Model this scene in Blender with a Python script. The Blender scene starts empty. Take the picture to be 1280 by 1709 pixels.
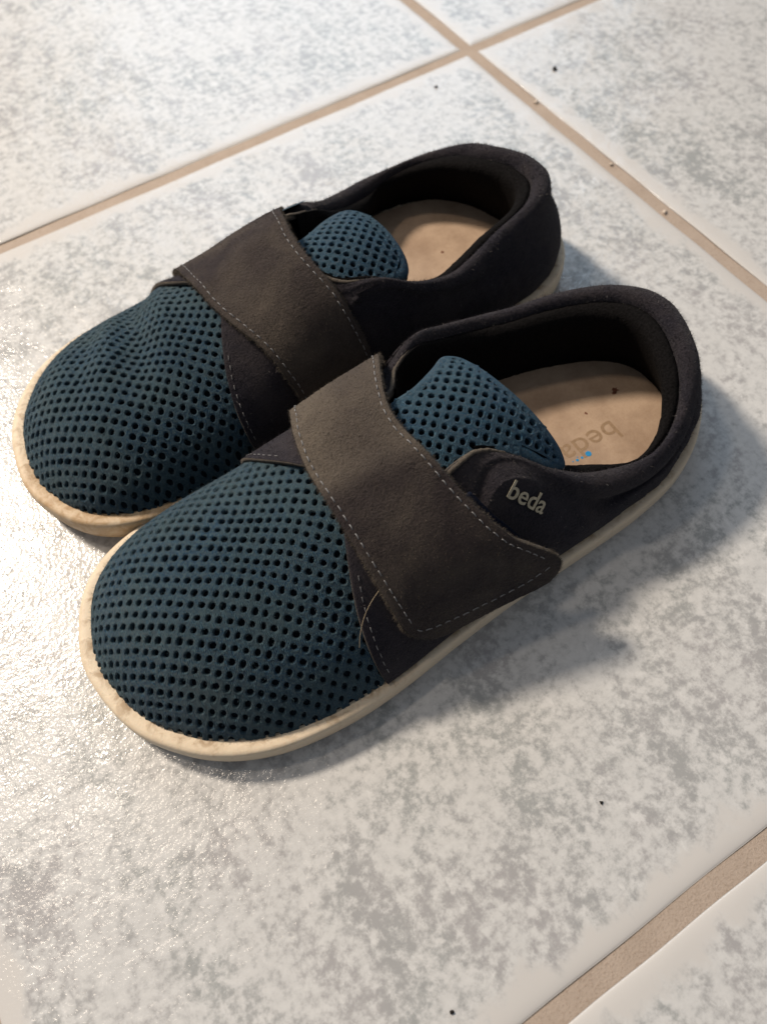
import bpy, math, random
import numpy as np
from mathutils import Vector, Matrix

random.seed(7)
rng = np.random.default_rng(11)
D = bpy.data
SC = bpy.context.scene
COL = SC.collection

# ------------------------------------------------------------------ camera
# world frame: metres, z = 0 is the top of the tiles, x and y run along the two grout
# directions, the origin is the crossing of the two grout lines behind the shoes
cd = D.cameras.new("camera")
cam = D.objects.new("camera", cd)
COL.objects.link(cam)
RW = np.array([[0.83997162, -0.48675066, 0.23983634],
               [-0.54187789, -0.72915914, 0.41796567],
               [-0.0285662, -0.48104131, -0.87623241]])
right, down, fwd = RW[:, 0], RW[:, 1], RW[:, 2]
m = Matrix(((right[0], -down[0], -fwd[0], -0.23572063),
            (right[1], -down[1], -fwd[1], -0.3002816),
            (right[2], -down[2], -fwd[2], 0.22498136),
            (0, 0, 0, 1)))
cam.matrix_world = m
cd.sensor_fit = 'HORIZONTAL'
cd.sensor_width = 36.0
cd.lens = 36.0 * 1300 / 1280
cd.clip_start = 0.01
cd.clip_end = 50
cd.dof.use_dof = True
cd.dof.focus_distance = 0.225
cd.dof.aperture_fstop = 15.0
SC.camera = cam

# ------------------------------------------------------------------ world + lamps
w = D.worlds.new("World")
SC.world = w
w.use_nodes = True
bg = w.node_tree.nodes["Background"]
bg.inputs[0].default_value = (0.86, 0.91, 1.0, 1)
bg.inputs[1].default_value = 0.20

def area_lamp(name, pos, target, size, power, color, shape='DISK', size_y=None):
    ld = D.lights.new(name, 'AREA')
    ld.shape = shape
    ld.size = size
    if size_y:
        ld.size_y = size_y
    ld.energy = power
    ld.color = color
    o = D.objects.new(name, ld)
    COL.objects.link(o)
    o.location = pos
    d = Vector(target) - Vector(pos)
    o.rotation_euler = d.to_track_quat('-Z', 'Y').to_euler()
    return o

# warm ceiling lamp, up and to the left behind the shoes
tgt = Vector((-0.2, -0.2, 0.0))
def polar(el, az, dist):
    el, az = math.radians(el), math.radians(az)
    return tgt + dist * Vector((math.cos(el) * math.cos(az), math.cos(el) * math.sin(az), math.sin(el)))
area_lamp("warm_lamp", polar(46, 114, 1.7), tgt, 0.22, 32.0, (1.0, 0.86, 0.71))
area_lamp("warm_lamp", polar(62, 127, 1.7), tgt, 0.15, 3.2, (1.0, 0.84, 0.68))  # second lamp, added only for the glint on the tiles
# cool light of a window further behind
area_lamp("window_light", (1.3, 2.6, 1.9), (-0.1, -0.1, 0.0), 2.2, 31.0, (0.62, 0.80, 1.0), 'RECTANGLE', 1.8)

SC.view_settings.view_transform = 'Standard'
SC.view_settings.look = 'None'
SC.view_settings.exposure = 0.24
SC.view_settings.gamma = 1.0

# ------------------------------------------------------------------ materials
def new_mat(name):
    mt = D.materials.new(name)
    mt.use_nodes = True
    nt = mt.node_tree
    return mt, nt, nt.nodes["Principled BSDF"]

def nd(nt, typ, **kw):
    n = nt.nodes.new(typ)
    for k, v in kw.items():
        if k in n.inputs.keys() if hasattr(n.inputs, 'keys') else False:
            n.inputs[k].default_value = v
        else:
            setattr(n, k, v)
    return n

def lk(nt, a, b):
    nt.links.new(a, b)

def coords(nt, kind='Object'):
    return nt.nodes.new('ShaderNodeTexCoord').outputs[kind]

def noise(nt, vec, scale, detail=4, rough=0.55, dist=0.0):
    n = nt.nodes.new('ShaderNodeTexNoise')
    n.inputs['Scale'].default_value = scale
    n.inputs['Detail'].default_value = detail
    n.inputs['Roughness'].default_value = rough
    n.inputs['Distortion'].default_value = dist
    lk(nt, vec, n.inputs['Vector'])
    return n.outputs['Fac']

def ramp(nt, fac, stops):
    r = nt.nodes.new('ShaderNodeValToRGB')
    el_ = r.color_ramp.elements
    while len(el_) > 1:
        el_.remove(el_[-1])
    el_[0].position = stops[0][0]
    c = stops[0][1]
    el_[0].color = (*c, 1) if not np.isscalar(c) else (c, c, c, 1)
    for p, c in stops[1:]:
        e = el_.new(p)
        e.color = (*c, 1) if not np.isscalar(c) else (c, c, c, 1)
    lk(nt, fac, r.inputs[0])
    return r.outputs[0]

def mix(nt, fac, a, b, mode='MIX'):
    mx = nt.nodes.new('ShaderNodeMix')
    mx.data_type = 'RGBA'
    mx.blend_type = mode
    ins = [i for i in mx.inputs if i.type == 'RGBA']
    f = [i for i in mx.inputs if i.name == 'Factor' and i.type == 'VALUE'][0]
    for val, s in ((fac, f), (a, ins[0]), (b, ins[1])):
        if isinstance(val, bpy.types.NodeSocket):
            lk(nt, val, s)
        elif isinstance(val, (int, float)):
            s.default_value = val if s is f else (val, val, val, 1)
        else:
            s.default_value = (*val, 1)
    return [o for o in mx.outputs if o.type == 'RGBA'][0]

def math_n(nt, op, a, b=None, clamp=False):
    n = nt.nodes.new('ShaderNodeMath')
    n.operation = op
    n.use_clamp = clamp
    for v, i in ((a, 0), (b, 1)):
        if v is None:
            continue
        if isinstance(v, bpy.types.NodeSocket):
            lk(nt, v, n.inputs[i])
        else:
            n.inputs[i].default_value = v
    return n.outputs[0]

def bump(nt, h, strength, distance, base=None):
    b = nt.nodes.new('ShaderNodeBump')
    b.inputs['Strength'].default_value = strength
    b.inputs['Distance'].default_value = distance
    lk(nt, h, b.inputs['Height'])
    if base is not None:
        lk(nt, base, b.inputs['Normal'])
    return b.outputs[0]

def suede(name, dark, light, worn, worn_amt=0.5, scale=1.0, rubbed_lit=False):
    mt, nt, p = new_mat(name)
    co = coords(nt)
    n1 = noise(nt, co, 1500 * scale, 4, 0.72)
    n2 = noise(nt, co, 210 * scale, 6, 0.72)
    n3 = noise(nt, co, 48, 4, 0.6, 0.6)
    c = mix(nt, ramp(nt, n1, [(0.32, 0.0), (0.70, 1.0)]), dark, light)
    # nap brushed one way or the other
    c = mix(nt, math_n(nt, 'MULTIPLY', ramp(nt, n2, [(0.40, 0.0), (0.64, 1.0)]), 0.55), c, light)
    wn = ramp(nt, n3, [(0.38, 0.0), (0.66, 1.0)])
    if rubbed_lit:
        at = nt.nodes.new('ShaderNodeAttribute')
        at.attribute_name = 'rubbed_lit'
        wn = math_n(nt, 'ADD', math_n(nt, 'MULTIPLY', at.outputs['Fac'], 0.75), math_n(nt, 'MULTIPLY', wn, 0.35), True)  # rub wear and painted-on brightness of the strap, over the random wear
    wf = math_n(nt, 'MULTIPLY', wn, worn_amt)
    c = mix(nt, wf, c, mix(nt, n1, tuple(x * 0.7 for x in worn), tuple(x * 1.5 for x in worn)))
    lk(nt, c, p.inputs['Base Color'])
    p.inputs['Roughness'].default_value = 1.0
    p.inputs['Specular IOR Level'].default_value = 0.06
    p.inputs['Sheen Weight'].default_value = 0.07
    p.inputs['Sheen Roughness'].default_value = 0.45
    lk(nt, bump(nt, n1, 0.9, 0.0008, bump(nt, n2, 0.7, 0.0012)), p.inputs['Normal'])
    return mt

M = {}
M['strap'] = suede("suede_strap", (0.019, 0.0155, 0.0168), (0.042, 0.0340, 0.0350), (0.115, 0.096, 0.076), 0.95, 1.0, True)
M['quarter'] = suede("suede_navy", (0.0085, 0.0082, 0.0128), (0.030, 0.0275, 0.0355), (0.050, 0.043, 0.044), 0.55)
M['edge'] = suede("suede_fuzz", (0.052, 0.045, 0.040), (0.105, 0.090, 0.075), (0.15, 0.125, 0.095), 0.5)

# blue knitted mesh; the toe is dusty, the tongue cleaner
def knit(name, blue, dusty, fibre):
    mt, nt, p = new_mat(name)
    co = coords(nt)
    n1 = noise(nt, co, 1500, 4, 0.7)
    n2 = noise(nt, co, 62, 4, 0.6)
    wv = nt.nodes.new('ShaderNodeTexWave')
    wv.inputs['Scale'].default_value = 700
    wv.inputs['Distortion'].default_value = 9
    wv.inputs['Detail'].default_value = 3
    lk(nt, co, wv.inputs['Vector'])
    c = mix(nt, ramp(nt, n2, [(0.36, 0.0), (0.64, 1.0)]), blue, dusty)
    c = mix(nt, ramp(nt, n1, [(0.42, 0.0), (0.62, 1.0)]), c, fibre)
    c = mix(nt, math_n(nt, 'MULTIPLY', wv.outputs['Fac'], 0.35), c, tuple(x * 0.45 for x in blue))
    lk(nt, c, p.inputs['Base Color'])
    p.inputs['Roughness'].default_value = 0.9
    p.inputs['Specular IOR Level'].default_value = 0.15
    p.inputs['Sheen Weight'].default_value = 0.08
    lk(nt, bump(nt, math_n(nt, 'ADD', n1, wv.outputs['Fac']), 0.8, 0.0006), p.inputs['Normal'])
    return mt
M['mesh'] = knit("blue_mesh_fabric", (0.011, 0.050, 0.098), (0.036, 0.074, 0.094), (0.062, 0.110, 0.130))
M['yarn'] = knit("loose_yarn", (0.03, 0.075, 0.105), (0.06, 0.10, 0.115), (0.09, 0.14, 0.16))
M['mesh_clean'] = knit("blue_tongue_fabric", (0.011, 0.056, 0.118), (0.028, 0.078, 0.118), (0.050, 0.110, 0.155))

def plain(name, colr, rough=0.9, spec=0.1, var=0.35, scale=900, bstr=0.4, metal=0.0):
    mt, nt, p = new_mat(name)
    co = coords(nt)
    n1 = noise(nt, co, scale, 4, 0.6)
    c = mix(nt, ramp(nt, n1, [(0.3, 0.0), (0.7, 1.0)]), tuple(x * (1 - var) for x in colr), tuple(x * (1 + var) for x in colr))
    lk(nt, c, p.inputs['Base Color'])
    p.inputs['Roughness'].default_value = rough
    p.inputs['Specular IOR Level'].default_value = spec
    p.inputs['Metallic'].default_value = metal
    lk(nt, bump(nt, n1, bstr, 0.0004), p.inputs['Normal'])
    return mt

M['backing'] = plain("dark_fabric_backing", (0.0055, 0.0095, 0.015), 1.0, 0.02)
M['lining'] = plain("black_textile_lining", (0.0055, 0.005, 0.0052), 0.95, 0.08, 0.6, 1400, 0.9)
M['velcro'] = plain("navy_loop_tape", (0.0055, 0.0085, 0.020), 0.95, 0.15, 0.7, 2200, 1.0)
M['thread'] = plain("grey_thread", (0.19, 0.19, 0.195), 0.8, 0.2)
M['letters'] = plain("champagne_print", (0.37, 0.335, 0.25), 0.55, 0.35, 0.25, 1500, 0.3, 0.2)
M['lint'] = plain("pale_lint", (0.16, 0.15, 0.145), 0.9)
M['grit_dark'] = plain("dark_crumb", (0.02, 0.018, 0.016), 0.9)
M['grit_pale'] = plain("pale_crumb", (0.62, 0.54, 0.46), 0.9)
M['hair'] = plain("blond_hair", (0.45, 0.36, 0.24), 0.4, 0.5, 0.1)
M['ink'] = plain("blue_ink", (0.02, 0.22, 0.46), 0.7, 0.2, 0.1)
M['stain'] = plain("brown_stain", (0.13, 0.055, 0.035), 0.9, 0.1, 0.3)
M['deboss'] = plain("pressed_leather", (0.27, 0.185, 0.115), 0.8, 0.2, 0.12)

# tan leather insole
mt, nt, p = new_mat("tan_leather")
co = coords(nt)
n1 = noise(nt, co, 1300, 4, 0.65)
n2 = ramp(nt, noise(nt, co, 70, 5, 0.65), [(0.36, 0.0), (0.62, 1.0)])
c = mix(nt, n2, (0.30, 0.212, 0.148), (0.415, 0.305, 0.218))
c = mix(nt, math_n(nt, 'MULTIPLY', ramp(nt, n1, [(0.5, 0.0), (0.75, 1.0)]), 0.35), c, (0.27, 0.17, 0.10))
lk(nt, c, p.inputs['Base Color'])
p.inputs['Roughness'].default_value = 0.7
p.inputs['Specular IOR Level'].default_value = 0.20
lk(nt, bump(nt, n1, 0.25, 0.0003), p.inputs['Normal'])
M['insole'] = mt

# cream rubber sole with grime
mt, nt, p = new_mat("cream_rubber")
co = coords(nt)
n1 = noise(nt, co, 220, 5, 0.65, 0.5)
n2 = noise(nt, co, 55, 4, 0.6)
n3 = noise(nt, co, 1600, 2, 0.5)
c = mix(nt, n2, (0.58, 0.475, 0.345), (0.69, 0.595, 0.455))
c = mix(nt, math_n(nt, 'MULTIPLY', ramp(nt, n1, [(0.56, 0.0), (0.76, 1.0)]), 0.4), c, (0.34, 0.24, 0.15))
at2 = nt.nodes.new('ShaderNodeAttribute')
at2.attribute_name = 'scuff'
c = mix(nt, math_n(nt, 'MULTIPLY', at2.outputs['Fac'], ramp(nt, n1, [(0.30, 0.25), (0.62, 1.0)])), c, (0.43, 0.285, 0.15))
n4 = noise(nt, co, 420, 5, 0.7, 1.2)
c = mix(nt, math_n(nt, 'MULTIPLY', ramp(nt, n4, [(0.63, 0.0), (0.70, 1.0)]), 0.4), c, (0.20, 0.14, 0.09))
# grime rubbed into the lip where the upper meets the rubber
at = nt.nodes.new('ShaderNodeAttribute')
at.attribute_name = 'lip'
c = mix(nt, math_n(nt, 'MULTIPLY', math_n(nt, 'MULTIPLY', at.outputs['Fac'], ramp(nt, n1, [(0.46, 0.0), (0.64, 1.0)])), 0.6), c, (0.26, 0.16, 0.075))
lk(nt, c, p.inputs['Base Color'])
p.inputs['Roughness'].default_value = 0.55
p.inputs['Specular IOR Level'].default_value = 0.35
p.inputs['Subsurface Weight'].default_value = 0.06
p.inputs['Subsurface Radius'].default_value = (0.004, 0.002, 0.001)
lk(nt, bump(nt, math_n(nt, 'ADD', n1, math_n(nt, 'MULTIPLY', n3, 0.3)), 0.35, 0.0005), p.inputs['Normal'])
M['sole'] = mt

# glazed tile
mt, nt, p = new_mat("glazed_tile")
tc = nt.nodes.new('ShaderNodeTexCoord')
oi = nt.nodes.new('ShaderNodeObjectInfo')
geo = nt.nodes.new('ShaderNodeNewGeometry')
pos = geo.outputs['Position']
# stretch the mottling a little along a diagonal
mp = nt.nodes.new('ShaderNodeMapping')
mp.inputs['Rotation'].default_value = (0, 0, math.radians(-35))
mp.inputs['Scale'].default_value = (1.0, 0.62, 1.0)
lk(nt, pos, mp.inputs['Vector'])
v = mp.outputs[0]
nl = noise(nt, v, 26, 4, 0.6, 0.2)
nm = noise(nt, v, 95, 5, 0.65, 0.1)
nf = noise(nt, pos, 300, 6, 0.70, 0.0)
na = math_n(nt, 'ADD', nf, math_n(nt, 'ADD', math_n(nt, 'MULTIPLY', nl, 0.52), math_n(nt, 'MULTIPLY', nm, 0.72)))
mot = ramp(nt, na, [(0.52, 1.0), (1.0, 0.0)])
mot = ramp(nt, math_n(nt, 'SUBTRACT', na, 0.66), [(0.29, 1.0), (0.365, 0.72), (0.43, 0.30), (0.52, 0.0)])
sep = nt.nodes.new('ShaderNodeSeparateXYZ')
lk(nt, tc.outputs['Object'], sep.inputs[0])
ex = math_n(nt, 'ABSOLUTE', sep.outputs[0])
ey = math_n(nt, 'ABSOLUTE', sep.outputs[1])
em = math_n(nt, 'MAXIMUM', ex, ey)
em2 = math_n(nt, 'ADD', em, math_n(nt, 'MULTIPLY', math_n(nt, 'SUBTRACT', nm, 0.5), 0.022))
edge = nt.nodes.new('ShaderNodeMapRange')
edge.inputs['From Min'].default_value = 0.1550
edge.inputs['From Max'].default_value = 0.1595
lk(nt, em2, edge.inputs['Value'])
inv = math_n(nt, 'SUBTRACT', 1.0, edge.outputs[0], True)
hue = noise(nt, v, 30, 3, 0.5)
darkc = mix(nt, ramp(nt, hue, [(0.4, 0.0), (0.6, 1.0)]), (0.300, 0.312, 0.310), (0.335, 0.330, 0.333))
lightc = mix(nt, ramp(nt, nf, [(0.4, 0.0), (0.65, 1.0)]), (0.485, 0.488, 0.484), (0.56, 0.562, 0.556))
c = mix(nt, math_n(nt, 'MULTIPLY', mot, inv), lightc, darkc)
wf = ramp(nt, noise(nt, v, 160, 6, 0.7, 0.2), [(0.60, 0.0), (0.68, 1.0)])
c = mix(nt, math_n(nt, 'MULTIPLY', math_n(nt, 'MULTIPLY', wf, inv), 0.7), c, (0.62, 0.62, 0.613))
c = mix(nt, edge.outputs[0], c, (0.53, 0.517, 0.50))
lk(nt, c, p.inputs['Base Color'])
p.inputs['Roughness'].default_value = 0.15
p.inputs['Specular IOR Level'].default_value = 0.5
b1 = noise(nt, pos, 800, 2, 0.5)
b2 = noise(nt, pos, 95, 4, 0.6)
b3 = noise(nt, pos, 30, 2, 0.5)
# the body is nearly flat, the clear glaze over it is rippled and pimpled
lk(nt, bump(nt, b3, 0.18, 0.003), p.inputs['Normal'])
p.inputs['Specular IOR Level'].default_value = 0.15
p.inputs['Roughness'].default_value = 0.5
p.inputs['Coat Weight'].default_value = 1.0
p.inputs['Coat Roughness'].default_value = 0.17
nb = bump(nt, b2, 0.24, 0.0016, bump(nt, b3, 0.30, 0.004))
lk(nt, bump(nt, ramp(nt, b1, [(0.40, 0.0), (0.72, 1.0)]), 0.17, 0.0006, nb), p.inputs['Coat Normal'])
M['tile'] = mt

# sandy grout
mt, nt, p = new_mat("sandy_grout")
geo = nt.nodes.new('ShaderNodeNewGeometry')
n1 = noise(nt, geo.outputs['Position'], 1500, 4, 0.7)
n2 = noise(nt, geo.outputs['Position'], 60, 4, 0.6)
c = mix(nt, n2, (0.31, 0.245, 0.195), (0.46, 0.38, 0.315))
c = mix(nt, math_n(nt, 'MULTIPLY', ramp(nt, n1, [(0.52, 0.0), (0.66, 1.0)]), 0.5), c, (0.23, 0.17, 0.125))
lk(nt, c, p.inputs['Base Color'])
p.inputs['Roughness'].default_value = 0.95
lk(nt, bump(nt, n1, 0.5, 0.0006), p.inputs['Normal'])
M['grout'] = mt

# ------------------------------------------------------------------ helpers
def link(name, me, parent=None):
    o = D.objects.new(name, me)
    COL.objects.link(o)
    if parent:
        o.parent = parent
    return o

def make_mesh(name, V, F, mat, s=1, smooth=True, scale=0.01):
    """V in centimetres, s = -1 mirrors left to right"""
    V = np.array(V, float) * scale
    if s < 0:
        V[:, 1] *= -1
        F = [tuple(reversed(f)) for f in F]
    me = D.meshes.new(name)
    me.from_pydata(V.tolist(), [], [tuple(int(i) for i in f) for f in F])
    if mat:
        me.materials.append(mat)
    if smooth:
        me.polygons.foreach_set('use_smooth', [True] * len(me.polygons))
    me.update()
    return me

def grid_faces(nu, nv, closed_u=False):
    F = []
    for i in range(nu if closed_u else nu - 1):
        i2 = (i + 1) % nu
        for j in range(nv - 1):
            F.append((i * nv + j, i2 * nv + j, i2 * nv + j + 1, i * nv + j + 1))
    return F

def catmull(P, n, closed=False):
    P = np.array(P, float)
    k = len(P)
    t = np.linspace(0, k if closed else k - 1, n, endpoint=not closed)
    i = np.floor(t).astype(int)
    if not closed:
        i = np.minimum(i, k - 2)
    f = (t - i)[:, None]
    g = (lambda q: P[q % k]) if closed else (lambda q: P[np.clip(q, 0, k - 1)])
    p0, p1, p2, p3 = g(i - 1), g(i), g(i + 1), g(i + 2)
    return 0.5 * (2 * p1 + (p2 - p0) * f + (2 * p0 - 5 * p1 + 4 * p2 - p3) * f ** 2 + (3 * p1 - p0 - 3 * p2 + p3) * f ** 3)

def sstep(x, a, b):
    t = np.clip((np.asarray(x, float) - a) / (b - a), 0, 1)
    return t * t * (3 - 2 * t)

def tube(path, rad, nseg=8, taper=False):
    """closed or open round tube along path (list of 3-vectors)"""
    P = np.array(path, float)
    n = len(P)
    T = np.gradient(P, axis=0)
    T /= np.linalg.norm(T, axis=1)[:, None] + 1e-9
    V, F = [], []
    up = np.array([0, 0, 1.0])
    for i in range(n):
        a = np.cross(T[i], up)
        if np.linalg.norm(a) < 1e-4:
            a = np.cross(T[i], [1, 0, 0])
        a /= np.linalg.norm(a)
        b = np.cross(a, T[i])
        r = rad
        if taper:
            r = rad * max(0.12, math.sin(math.pi * (0.06 + 0.88 * i / (n - 1))) ** 0.5)
        for k in range(nseg):
            an = 2 * math.pi * k / nseg
            V.append(P[i] + r * (a * math.cos(an) + b * math.sin(an)))
    for i in range(n - 1):
        for k in range(nseg):
            k2 = (k + 1) % nseg
            F.append((i * nseg + k, i * nseg + k2, (i + 1) * nseg + k2, (i + 1) * nseg + k))
    F.append(tuple(reversed(range(nseg))))
    F.append(tuple((n - 1) * nseg + k for k in range(nseg)))
    return V, F

def merge(parts):
    V, F = [], []
    for v, f in parts:
        o = len(V)
        V.extend([tuple(q) for q in v])
        F.extend([tuple(i + o for i in q) for q in f])
    return V, F

# ------------------------------------------------------------------ floor
PITCH = 0.333
GW = 0.0060
gz = -0.0009
fl = D.meshes.new("floor")
x0, x1, y0, y1 = -3 * PITCH, 3 * PITCH, -3 * PITCH, 3 * PITCH
nx = 60
gv, gf = [], []
for i in range(nx + 1):
    for j in range(nx + 1):
        gv.append((x0 + (x1 - x0) * i / nx, y0 + (y1 - y0) * j / nx, gz + 0.0002 * random.uniform(-1, 1)))
gf = grid_faces(nx + 1, nx + 1)
fl.from_pydata(gv, [], gf)
fl.materials.append(M['grout'])
fl.polygons.foreach_set('use_smooth', [True] * len(fl.polygons))
floor = link("floor", fl)
floor['kind'] = 'structure'

def tile_mesh(seed):
    h = (PITCH - GW) / 2 * 100
    r = np.random.default_rng(seed)
    ks = [(r.uniform(-1.1, 1.1), r.uniform(-1.1, 1.1), r.uniform(0, 6.28), r.uniform(0.3, 1)) for _ in range(26)]
    # denser towards the edges so that the glazed rim rolls over softly
    e = np.array([0, .02, .05, .09, .15, .24, .36, .52, .75, 1.1, 1.6])
    inner = np.linspace(2.2, 2 * h - 2.2, 56)
    ax = np.concatenate([e, inner, 2 * h - e[::-1]]) - h
    n = len(ax)
    X, Y = np.meshgrid(ax, ax, indexing='ij')
    Z = np.zeros_like(X)
    for a, b, ph, am in ks:
        Z += am * np.sin(a * X + b * Y + ph)
    Z *= 0.0026
    def roll(q):
        dd = h - np.abs(q)
        t = np.clip(dd / 0.42, 0, 1)
        return -(0.065) * (1 - np.sqrt(np.clip(1 - (1 - t) ** 2, 0, 1)))
    # slightly wavy rim
    wob = 0.012 * np.sin(1.7 * Y + seed) * (np.abs(X) > h - 0.3) * np.sign(X)
    wob2 = 0.012 * np.sin(1.3 * X + seed * 2) * (np.abs(Y) > h - 0.3) * np.sign(Y)
    Z = Z + np.minimum(roll(X), roll(Y))
    V = np.stack([X + wob, Y + wob2, Z], -1).reshape(-1, 3)
    F = grid_faces(n, n)
    # skirt
    V = V.tolist()
    rim = [i * n for i in range(n)] + [(n - 1) * n + j for j in range(1, n)] + [i * n + n - 1 for i in range(n - 2, -1, -1)] + [j for j in range(n - 2, 0, -1)]
    o = len(V)
    for q in rim:
        V.append((V[q][0], V[q][1], -0.6))
    k = len(rim)
    for i in range(k):
        F.append((rim[i], rim[(i + 1) % k], o + (i + 1) % k, o + i))
    me = make_mesh("tile", V, F, M['tile'])
    return me

tms = [tile_mesh(3), tile_mesh(8), tile_mesh(15)]
ti = 0
for i in range(-3, 3):
    for j in range(-3, 3):
        t = link("tile", tms[ti % 3], floor)
        t.location = ((i + 0.5) * PITCH, (j + 0.5) * PITCH, 0)
        t.rotation_euler = (0, 0, (ti * 7 % 4) * math.pi / 2)
        ti += 1

# ------------------------------------------------------------------ shoe surfaces (centimetres, x heel to toe, y outwards, z up)
OUT = [(21.86, -1.05), (21.72, .45), (21.28, 1.7), (20.5, 2.75), (19.7, 3.45), (18.7, 3.98), (17.6, 4.3), (16.1, 4.48), (14.5, 4.45),
       (12.5, 4.25), (10.4, 4.1), (8.4, 4.04), (6.9, 4.0), (5.4, 3.92), (3.8, 3.65), (2.4, 3.05), (1.2, 2.1), (.4, 1.0), (0.05, -.2), (.12, -1.2),
       (.55, -2.15), (1.3, -2.95), (2.4, -3.5), (4, -3.78), (6.5, -3.8), (9, -3.8), (11.5, -3.95), (14, -4.2), (15.5, -4.36), (17, -4.45),
       (18.3, -4.42), (19.4, -4.22), (20.25, -3.85), (20.95, -3.25), (21.5, -2.3)]
NO = 280
O2 = catmull(OUT, NO, True)
tn = np.roll(O2, -1, 0) - np.roll(O2, 1, 0)
tn /= np.linalg.norm(tn, axis=1)[:, None]
# order runs toe -> lateral -> heel -> medial, so the inward normal is:
NIN = np.stack([tn[:, 1], -tn[:, 0]], 1)
if ((NIN * (np.array([11, 0]) - O2)).sum(1)).mean() < 0:
    NIN = -NIN

def inset(dv):
    dv = np.broadcast_to(dv, (NO,))
    return O2 + NIN * dv[:, None]

TOE = [0.0]
HLOW = [0.0]
def zrise(x):
    return TOE[0] * sstep(x, 15.5, 21.6)

ub_d = 0.32 + 0.10 * sstep(O2[:, 0], 16, 20.5) + 0.04 * sstep(-O2[:, 0], -3, 0)
UB = inset(ub_d)
itip, iheel = int(np.argmax(UB[:, 0])), int(np.argmin(UB[:, 0]))
XT, XH = UB[itip, 0], UB[iheel, 0]
roll_ub = np.roll(UB, -itip, 0)
kh = (iheel - itip) % NO
latp = roll_ub[:kh + 1][::-1]
medp = np.concatenate([roll_ub[kh:], roll_ub[:1]])
def yl(x): return np.interp(x, latp[:, 0], latp[:, 1])
def ym(x): return np.interp(x, medp[:, 0], medp[:, 1])

def zb(x): return 0.92 + zrise(x)
HX = np.array([7.0, 9.0, 10.5, 12, 13.5, 15, 16.5, 18, 19, 19.8, 20.4, 20.8, 21.05, XT])
HZ = np.array([5.05, 5.2, 5.2, 5.05, 4.7, 4.25, 3.85, 3.45, 3.12, 2.75, 2.36, 2.0, 1.68, 1.10])
def Hr(x):
    return np.interp(x, HX, HZ)
_hx = np.linspace(7, XT, 600)
_hz = np.interp(_hx, HX, HZ)
_k = np.exp(-np.linspace(-2, 2, 31) ** 2)
_k /= _k.sum()
_pad = np.concatenate([_hz[:1].repeat(15), _hz, _hz[-1] - (np.arange(15) + 1) * 0.03])
_hs = np.convolve(_pad, _k, 'valid')
def Hr(x): return np.interp(x, _hx, _hs)

WRINKLE = [None]
def dome(x, y):
    x = np.asarray(x, float)
    y = np.asarray(y, float)
    xc = np.minimum(x, XT - 0.06)
    a, b = yl(xc), ym(xc)
    yc = -0.3 - 0.15 * sstep(xc, 15, 20)
    yc = np.clip(yc, b + 0.2, a - 0.2)
    lat = y >= yc
    wd = np.where(lat, a - yc, yc - b)
    eta = np.abs(y - yc) / wd
    ec = np.minimum(eta, 0.985)
    n_ = np.where(lat, 2.0, 2.15)
    m_ = np.where(lat, 1.25, 1.75 + 0.35 * (1 - sstep(xc, 13.5, 16)))
    z0 = zb(xc)
    hh = np.maximum(Hr(xc) - HLOW[0] * sstep(xc, 10.5, 13.5) * (1 - sstep(xc, 16, 19)) + 0.6 * TOE[0] * sstep(xc, 15, 19) - z0, 0.02)
    z = z0 + hh * (1 - ec ** n_) ** (1 / m_)
    z = z - 2.2 * np.maximum(0, eta - 0.985) * wd - 2.5 * (x - xc)
    if WRINKLE[0] is not None:
        z = z + WRINKLE[0](x, y)
    return z

def dnorm(x, y):
    e = 0.04
    gx = (dome(x + e, y) - dome(x - e, y)) / (2 * e)
    gy = (dome(x, y + e) - dome(x, y - e)) / (2 * e)
    gx = np.clip(gx, -3, 3)
    gy = np.clip(gy, -3, 3)
    n = np.stack([-gx, -gy, np.ones_like(gx)], -1)
    return n / np.linalg.norm(n, axis=-1)[..., None]

def on_dome(x, y, off):
    z = dome(x, y)
    n = dnorm(x, y)
    return np.stack([x, y, z], -1) + n * np.asarray(off)[..., None]

# perforated knit: a relaxed lattice of holes draped over a height field
V1 = np.array([0.205, 0.185])
V2 = np.array([0.205, -0.185])

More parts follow.
